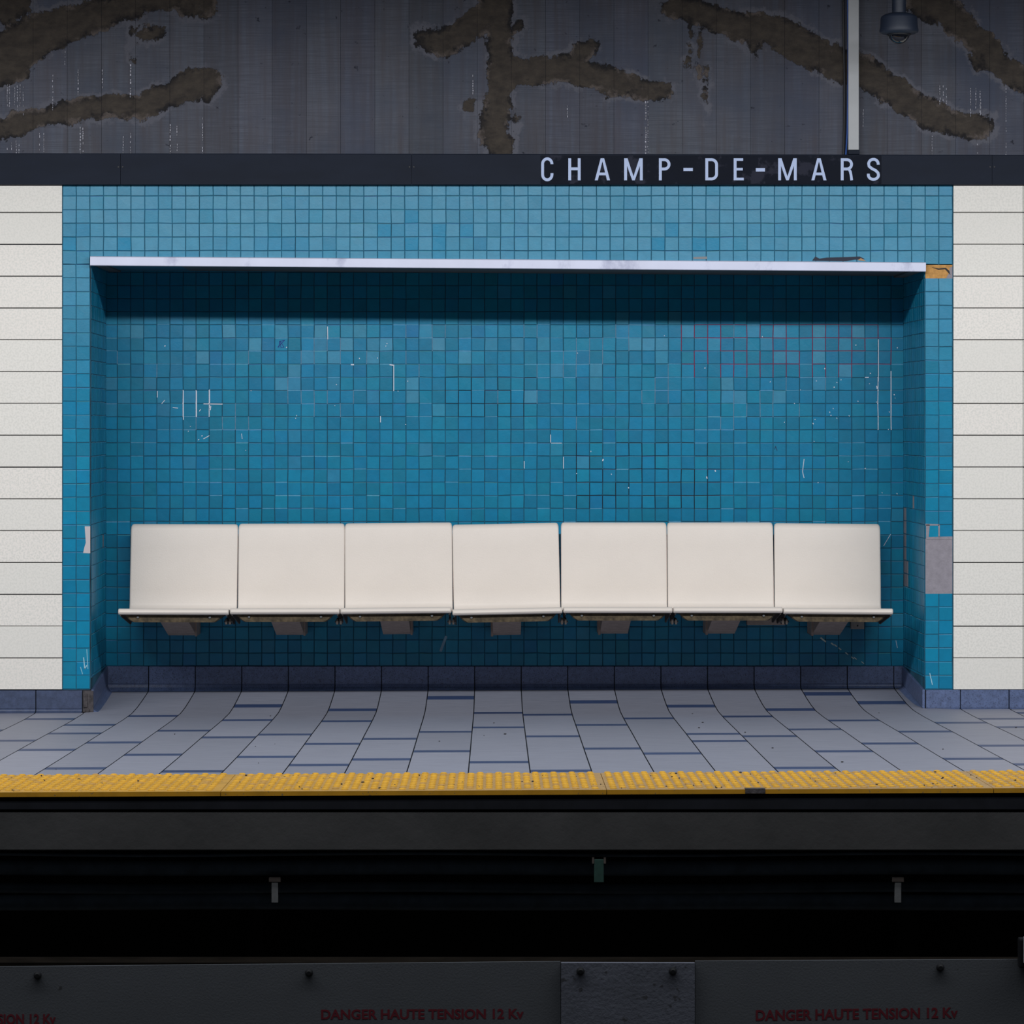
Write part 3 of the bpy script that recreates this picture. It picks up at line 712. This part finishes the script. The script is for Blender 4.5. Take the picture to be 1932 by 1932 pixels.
# small blocks on the niche wall
t = MB(); ca = P(1446, 1180, .962); t.box(-.085, .085, -.0, .05, 0, .045, 0, (1, 1, 1), .002)
tag(t.build('packing_board', M['bracket'], loc=(ca.x, YB-.054, ca.z)), 'thin taupe board under the seam of the two rightmost seats', 'board')
t = empty('drilled_block', (X(1620, .962), YB-.035, Z(1188, .962)), 'small taupe block with one hole on the wall below the rightmost seat', 'block')
q = MB(); q.box(-.030, .030, 0, .031, 0, .034, 0, (1, 1, 1), .002); q.build('block_body', M['bracket'], t)
q = MB(); q.tube([(0, .001, .015), (0, -.0008, .015)], .004, 10); q.build('hole', M['bolt'], t)
# ---------------------------------------------------------------- trunking, cable, security camera
t = empty('cable_trunking', (X(1610), 0, Z(291)), 'pale grey vertical metal trunking on the concrete wall above the dark band', 'conduit')
q = MB(); q.box(-.0225, .0225, -.012, .026, .018, 1.8, 0, (1, 1, 1), .002); q.build('trunking_channel', M['conduit'], t)
q = MB(); q.box(-.022, .026, -.006, .026, 0, .018, 0, (1, 1, 1), .001); q.build('end_piece', M['trim'], t)
q = MB(); pts = []
for i in range(50):
    y = 293-i*14; x = 1596.5-.0012*(293-y)*0+2.6*math.sin((293-y)/120.)+(-2 if y > 250 else 0)*((y-250)/43.)+1.5
    pts.append((X(x), .006, Z(y)))
q.tube(pts, .0035, 8); tag(q.build('blue_cable', M['blue'], smooth=True), 'thin blue cable running beside the pale trunking', 'cable')
q = MB(); pts = [(X(1593+1.2*math.sin(i/5.)), .018, Z(293-i*14)) for i in range(50)]
q.tube(pts, .005, 8); tag(q.build('black_cable', M['blackcable'], smooth=True), 'black cable behind the blue cable left of the trunking', 'cable')
rc = 1.04; cy_ = Yr(rc); cx_ = X(1696, rc)
def zc_(y): return Z(y, rc)-Z(83, rc)
def rr_(p): return p/rc*S
t = empty('security_camera', (cx_, cy_, Z(83, rc)), 'dark dome security camera hanging on a short pole at top right', 'camera')
q = MB(); q.lathe([(rr_(13), zc_(-700)), (rr_(13), zc_(24)), (rr_(15), zc_(25)), (rr_(15), zc_(29))], 0, 0); q.build('pole', M['camera'], t, smooth=True)
q = MB(); q.lathe([(0, zc_(24)), (rr_(17), zc_(24.5)), (rr_(26), zc_(27)), (rr_(33), zc_(31)), (rr_(34.5), zc_(34)), (rr_(35.5), zc_(52)), (rr_(37), zc_(58)), (rr_(36), zc_(61)), (rr_(30), zc_(64)), (rr_(21), zc_(65)), (0, zc_(65))], 0, 0); q.build('housing', M['camera'], t, smooth=True)
q = MB(); q.lathe([(rr_(20.5), zc_(63))]+[(rr_(20.5*math.cos(a*math.pi/20)), zc_(64+19*math.sin(a*math.pi/20))) for a in range(0, 11)], 0, 0, 48); dm = q.build('dome', M['dome'], t, smooth=True)
q = MB(); q.lathe([(rr_(21), zc_(62)), (rr_(23), zc_(63)), (rr_(23), zc_(66)), (rr_(20.8), zc_(67))], 0, 0); q.build('dome_ring', M['bolt'], t, smooth=True)
# ---------------------------------------------------------------- tactile strip
joints = [-382-539*k for k in (4, 3, 2, 1)]+[-382+1.0, 157, 157+539, 157+539*2, 157+539*3, 157+539*4]
tl = ['yellow tactile platform edge panel with studs at the far left of the photo', 'yellow tactile edge panel left of centre, below the left half of the bench', 'yellow tactile edge panel right of centre with brown stain and grit', 'yellow tactile edge panel at the far right corner of the photo']
vis = 0
for a, b in zip(joints, joints[1:]):
    xa, xb = a*S+.001, b*S-.001
    if xb < -2.6: continue
    if xa > 2.6: continue
    q = MB(); ny = 10
    def z_(x, y): return zf(x, y)+.003
    worn = 0 if xb < 0 else (.35 if xa < 0 else .6)
    for i in range(12):
        for j in range(ny):
            x0, x1 = xa+(xb-xa)*i/12, xa+(xb-xa)*(i+1)/12; y0, y1 = YEDGE+(YSTRIP-YEDGE)*j/ny, YEDGE+(YSTRIP-YEDGE)*(j+1)/ny
            wx = (x0+x1)/2; wn = max(0, min(1, (wx+1.2)/1.6))
            c0, c1 = lin(186, 141, 50), lin(163, 133, 88); q.poly([(x0, y0, z_(x0, y0)), (x1, y0, z_(x1, y0)), (x1, y1, z_(x1, y1)), (x0, y1, z_(x0, y1))], 0, tuple(u*(1-wn)+v*wn for u, v in zip(c0, c1)))
    ze = .0145
    q.poly([(xa, YEDGE, z_(xa, YEDGE)-ze), (xb, YEDGE, z_(xb, YEDGE)-ze), (xb, YEDGE, z_(xb, YEDGE)), (xa, YEDGE, z_(xa, YEDGE))], 0, lin(176, 126, 12))
    q.poly([(xa, YEDGE+.02, z_(xa, YEDGE)-ze), (xb, YEDGE+.02, z_(xb, YEDGE)-ze), (xb, YEDGE, z_(xb, YEDGE)-ze), (xa, YEDGE, z_(xa, YEDGE)-ze)], 0, lin(190, 140, 20))
    for xx in (xa, xb): q.poly([(xx, YEDGE, z_(xx, YEDGE)-ze), (xx, YEDGE, z_(xx, YEDGE)), (xx, YSTRIP, z_(xx, YSTRIP)), (xx, YSTRIP, z_(xx, YSTRIP)-.003), (xx, YEDGE+.02, z_(xx, YEDGE+.02)-.003), (xx, YEDGE+.02, z_(xx, YEDGE)-ze)], 0, lin(190, 140, 20))
    pit = .0615; nxd = int((xb-xa)/pit)
    row = 0; y = YSTRIP-.012
    while y > YEDGE+.035:
        xo = xa+.022+(pit/2 if row % 2 else 0)
        for i in range(nxd+1):
            x = xo+i*pit
            if x > xb-.014: break
            z = z_(x, y); c = lin(202, 153, 42) if random.random() < .9 else lin(180, 140, 70)
            vs = []
            for (rr, hh) in ((.0125, 0), (.0115, .0030), (.0075, .0052)):
                for k in range(8): an = math.pi/8+k*math.pi/4; vs.append((x+rr*math.cos(an), y+rr*math.sin(an), z+hh-.0001))
            fs = [[l*8+k, l*8+(k+1) % 8, (l+1)*8+(k+1) % 8, (l+1)*8+k] for l in (0, 1) for k in range(8)]+[[16+k for k in range(8)]]
            q.raw(vs, fs, 0, c)
        y -= pit/2; row += 1
    mid = (xa+xb)/2
    lab = 'yellow tactile panel beyond the left end of the photo' if mid < -2 else tl[0] if mid < -1.2 else tl[1] if mid < 0 else tl[2] if mid < 1.6 else tl[3]
    o = q.build('tactile_panel', M['yellow'], loc=None)
    tag(o, lab, 'tactile panel', 'yellow tactile panels along the platform edge')
    if -.1 < mid < 1.6:
        st = MB(); st.box(X(1406, 1.3545), X(1444, 1.3545), YEDGE-.0008, YEDGE+.03, z_(1.0, YEDGE)-.0140, z_(1.0, YEDGE)+.0012, 0); st.build('stain', M['stub'], o)
# grit on strip and floor
q = MB()
for _ in range(150):
    x = random.uniform(-1.6, 2.2) if random.random() < .75 else random.uniform(.4, 1.7); y = random.uniform(YEDGE+.03, YSTRIP) if random.random() < .85 else random.uniform(-2.8, .3)
    if y > -.05 and not (-1.5 < x < 1.6): continue
    r = random.uniform(.0015, .0042); z = zf(x, y)+(.003 if y < YSTRIP else 0)
    ic = bmesh.new(); bmesh.ops.create_icosphere(ic, subdivisions=1, radius=r); sx, sy = random.uniform(.7, 1.8), random.uniform(.6, 1.6)
    ic.verts.index_update(); q.raw([(x+v.co.x*sx, y+v.co.y*sy, z+r*.55+v.co.z*.7) for v in ic.verts], [[v.index for v in f.verts] for f in ic.faces]); ic.free()
tag(q.build('grit', M['grit']), 'tiny dark grit scattered over the platform edge and floor', 'debris', kind='stuff')
# ---------------------------------------------------------------- platform edge beam and the void below
def hz(h): return H-h*S
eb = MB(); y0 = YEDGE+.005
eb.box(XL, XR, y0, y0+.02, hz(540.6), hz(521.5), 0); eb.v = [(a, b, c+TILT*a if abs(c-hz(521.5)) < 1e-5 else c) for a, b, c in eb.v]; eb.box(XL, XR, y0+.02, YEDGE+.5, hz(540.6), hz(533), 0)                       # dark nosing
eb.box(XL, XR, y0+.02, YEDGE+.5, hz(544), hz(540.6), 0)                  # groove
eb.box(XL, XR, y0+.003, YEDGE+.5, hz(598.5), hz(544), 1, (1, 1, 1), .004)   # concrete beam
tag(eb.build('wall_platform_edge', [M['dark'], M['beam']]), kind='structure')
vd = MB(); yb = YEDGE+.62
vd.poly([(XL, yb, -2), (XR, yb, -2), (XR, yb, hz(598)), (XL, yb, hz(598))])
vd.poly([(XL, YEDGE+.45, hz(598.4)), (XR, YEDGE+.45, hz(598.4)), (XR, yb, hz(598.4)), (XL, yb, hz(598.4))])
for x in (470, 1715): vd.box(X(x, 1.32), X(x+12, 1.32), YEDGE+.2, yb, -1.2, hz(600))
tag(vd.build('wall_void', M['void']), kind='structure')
RP = 1.352
for (y, rad, dz, lab) in ((1612, 3, .06, 'thin dark cable directly under the concrete platform beam'), (1637, 14.5, .09, 'thick black cable under the platform beam, topmost of the large ones'), (1675, 10, .16, 'dark middle cable under the platform between two thicker ones'), (1702, 15, .10, 'lowest thick black cable in the void under the platform')):
    yy = YEDGE+dz; r = D/(D+yy); q = MB()
    pts = [(XL+(XR-XL)*i/40, yy, Z(y, r)+.0035*math.sin(i*.9+y)*(1 if rad < 12 else .6)) for i in range(41)]
    q.tube(pts, rad/r*S, 16); tag(q.build('cable', M['pipe'], smooth=True), lab, 'cable', 'cables under the platform')
for x, lab in ((518.5, 'small grey T shaped hanger in the dark void on the left'), (1694, 'small grey T shaped hanger in the dark void on the right')):
    r = 1.349; p = P(x, 1703, r); t = empty('cable_hanger', p, lab, 'hanger', 'cable hangers under the platform')
    k = S/r; q = MB(); q.box(-11*k, 11*k, -.004, .03, 39*k, 48*k, 0, (1, 1, 1), .001); q.build('hanger_head', M['skirt'], t)
    q = MB(); q.box(-6*k, 6*k, -.003, .012, 0, 39*k, 0, (1, 1, 1), .001); q.build('hanger_stem', M['hanger'], t)
r = 1.352; p = P(1130, 1665, r); t = empty('cable_clamp', p, 'faint green clamp hugging the top cable under the platform near centre', 'clamp'); k = S/r
q = MB(); q.box(-9*k, 9*k, -.004, .012, 0, 44*k, 0, (1, 1, 1), .002); q.build('clamp_strap', M['green'], t)
q = MB(); q.box(-13*k, -9*k, -.004, .012, 36*k, 48*k); q.build('clamp_ear', M['skirt'], t)
q = MB(); q.box(9*k, 13*k, -.004, .012, 36*k, 48*k); q.build('clamp_ear', M['skirt'], t)
# ---------------------------------------------------------------- high-tension cable covers
RC = 1.39; YCV = Yr(RC)
def zcv(y): return Z(y, RC)
def cover(x0, x1, ya, yb_, dy, m, lab, bolts, thick=.007):
    t = empty('cover_board', (X((x0+x1)/2, RC), YCV, -1.0), lab, 'cover panel', 'cover boards beside the track'); loc = t.location
    q = MB(); a0, a1 = X(x0, RC)+.001, X(x1, RC)-.001
    f = [(a0, YCV-dy, -1.0), (a1, YCV-dy, -1.0), (a1, YCV-dy, zcv(yb_)), (a0, YCV-dy, zcv(ya))]; bk = [(a, YCV+thick, c) for a, b, c in f]
    q.poly(f); q.poly(bk[::-1])
    for i in range(4): q.poly([f[i], bk[i], bk[(i+1) % 4], f[(i+1) % 4]])
    bd = local(q, loc).build('board', m, t)
    md = bd.modifiers.new('bevel', 'BEVEL'); md.width = .002; md.segments = 2
    for bx, by in bolts:
        q = MB(); c = Vector((X(bx, RC), YCV-dy, zcv(by))); q.tube([c+Vector((0, .002, 0)), c+Vector((0, -.002, 0)), c+Vector((0, -.010, 0)), c+Vector((0, -.012, 0))], [.0125, .0125, .0095, .006], 16)
        local(q, loc).build('bolt', M['bolt'], t)
    return t
cl = cover(-900, 1058, 1832, 1814, .0, M['board'], 'long grey cover board left of the raised panel, stencilled with a red danger notice', [(71, 1840), (583, 1835)])
cm = cover(1058, 1311, 1815.5, 1816, .012, M['board2'], 'rougher raised grey panel between the two stencilled cover boards', [(1095, 1831), (1269, 1831)])
cr = cover(1311, 2700, 1813, 1806, .0, M['board'], 'long grey cover board right of the raised panel, stencilled with a red danger notice', [(1774, 1825)])
q = MB(); yt = Yr(1.374)
q.box(XL, XR, YCV+.008, yt, -1.0, zcv(1817))
tag(q.build('trim_ledge', M['ledge']), kind='structure')
def text(s, x0, x1, ybase, ycap, parent, ang=0.0):
    cu = bpy.data.curves.new('t', 'FONT'); cu.body = s; cu.size = 1; cu.extrude = .012; cu.offset = .028; cu.resolution_u = 3
    o = bpy.data.objects.new('t', cu); C.objects.link(o); dg = bpy.context.evaluated_depsgraph_get(); dg.update()
    me = bpy.data.meshes.new_from_object(o.evaluated_get(dg)); bpy.data.objects.remove(o)
    xs = [v.co.x for v in me.vertices]; zs = [v.co.y for v in me.vertices]; w0, w1 = min(xs), max(xs); b0, b1 = min(zs), max(zs)
    loc = parent.location; XA, XB = X(x0, RC), X(x1, RC); ZA, ZB = zcv(ybase), zcv(ycap)
    for v in me.vertices:
        u = (v.co.x-w0)/(w1-w0); vv = (v.co.y-b0)/(b1-b0)
        x = XA+(XB-XA)*u; z = ZA+(ZB-ZA)*vv+ang*(x-XA)
        v.co = (x-loc.x, YCV-.0004+v.co.z*.008-loc.y, z-loc.z)
    me.materials.clear(); me.materials.append(M['red']); o = bpy.data.objects.new('stencil_lettering', me); C.objects.link(o); o.parent = parent
    return o
text('DANGER HAUTE TENSION 12 Kv', -214, 105, 1934, 1914, cl, .004)
text('DANGER HAUTE TENSION 12 Kv', 606, 988, 1923.5, 1904.5, cl, .004)
text('DANGER HAUTE TENSION 12 Kv', 1426, 1807, 1926, 1905.5, cr, .014)
# dark fixture at the right edge of the photo
r = 1.3925; p = P(1932, 1825, r); t = empty('trackside_fixture', p, 'black fixture with pale face cut off by the right edge, above the cover board', 'fixture'); k = S/r
q = MB(); q.box(-11*k, 30*k, -.02, .0165, 0, 56*k, 0, (1, 1, 1), .006); q.build('casing', M['bolt'], t)
q = MB(); q.box(-3*k, 22*k, -.024, -.018, 10*k, 60*k, 0, (1, 1, 1), .002); q.build('pale_face', M['conduit'], t)
# track bed in front
q = MB(); q.box(XL, XR, -D-1, YCV+.6, -1.12, -1.0); tag(q.build('floor_track', M['track']), kind='structure')
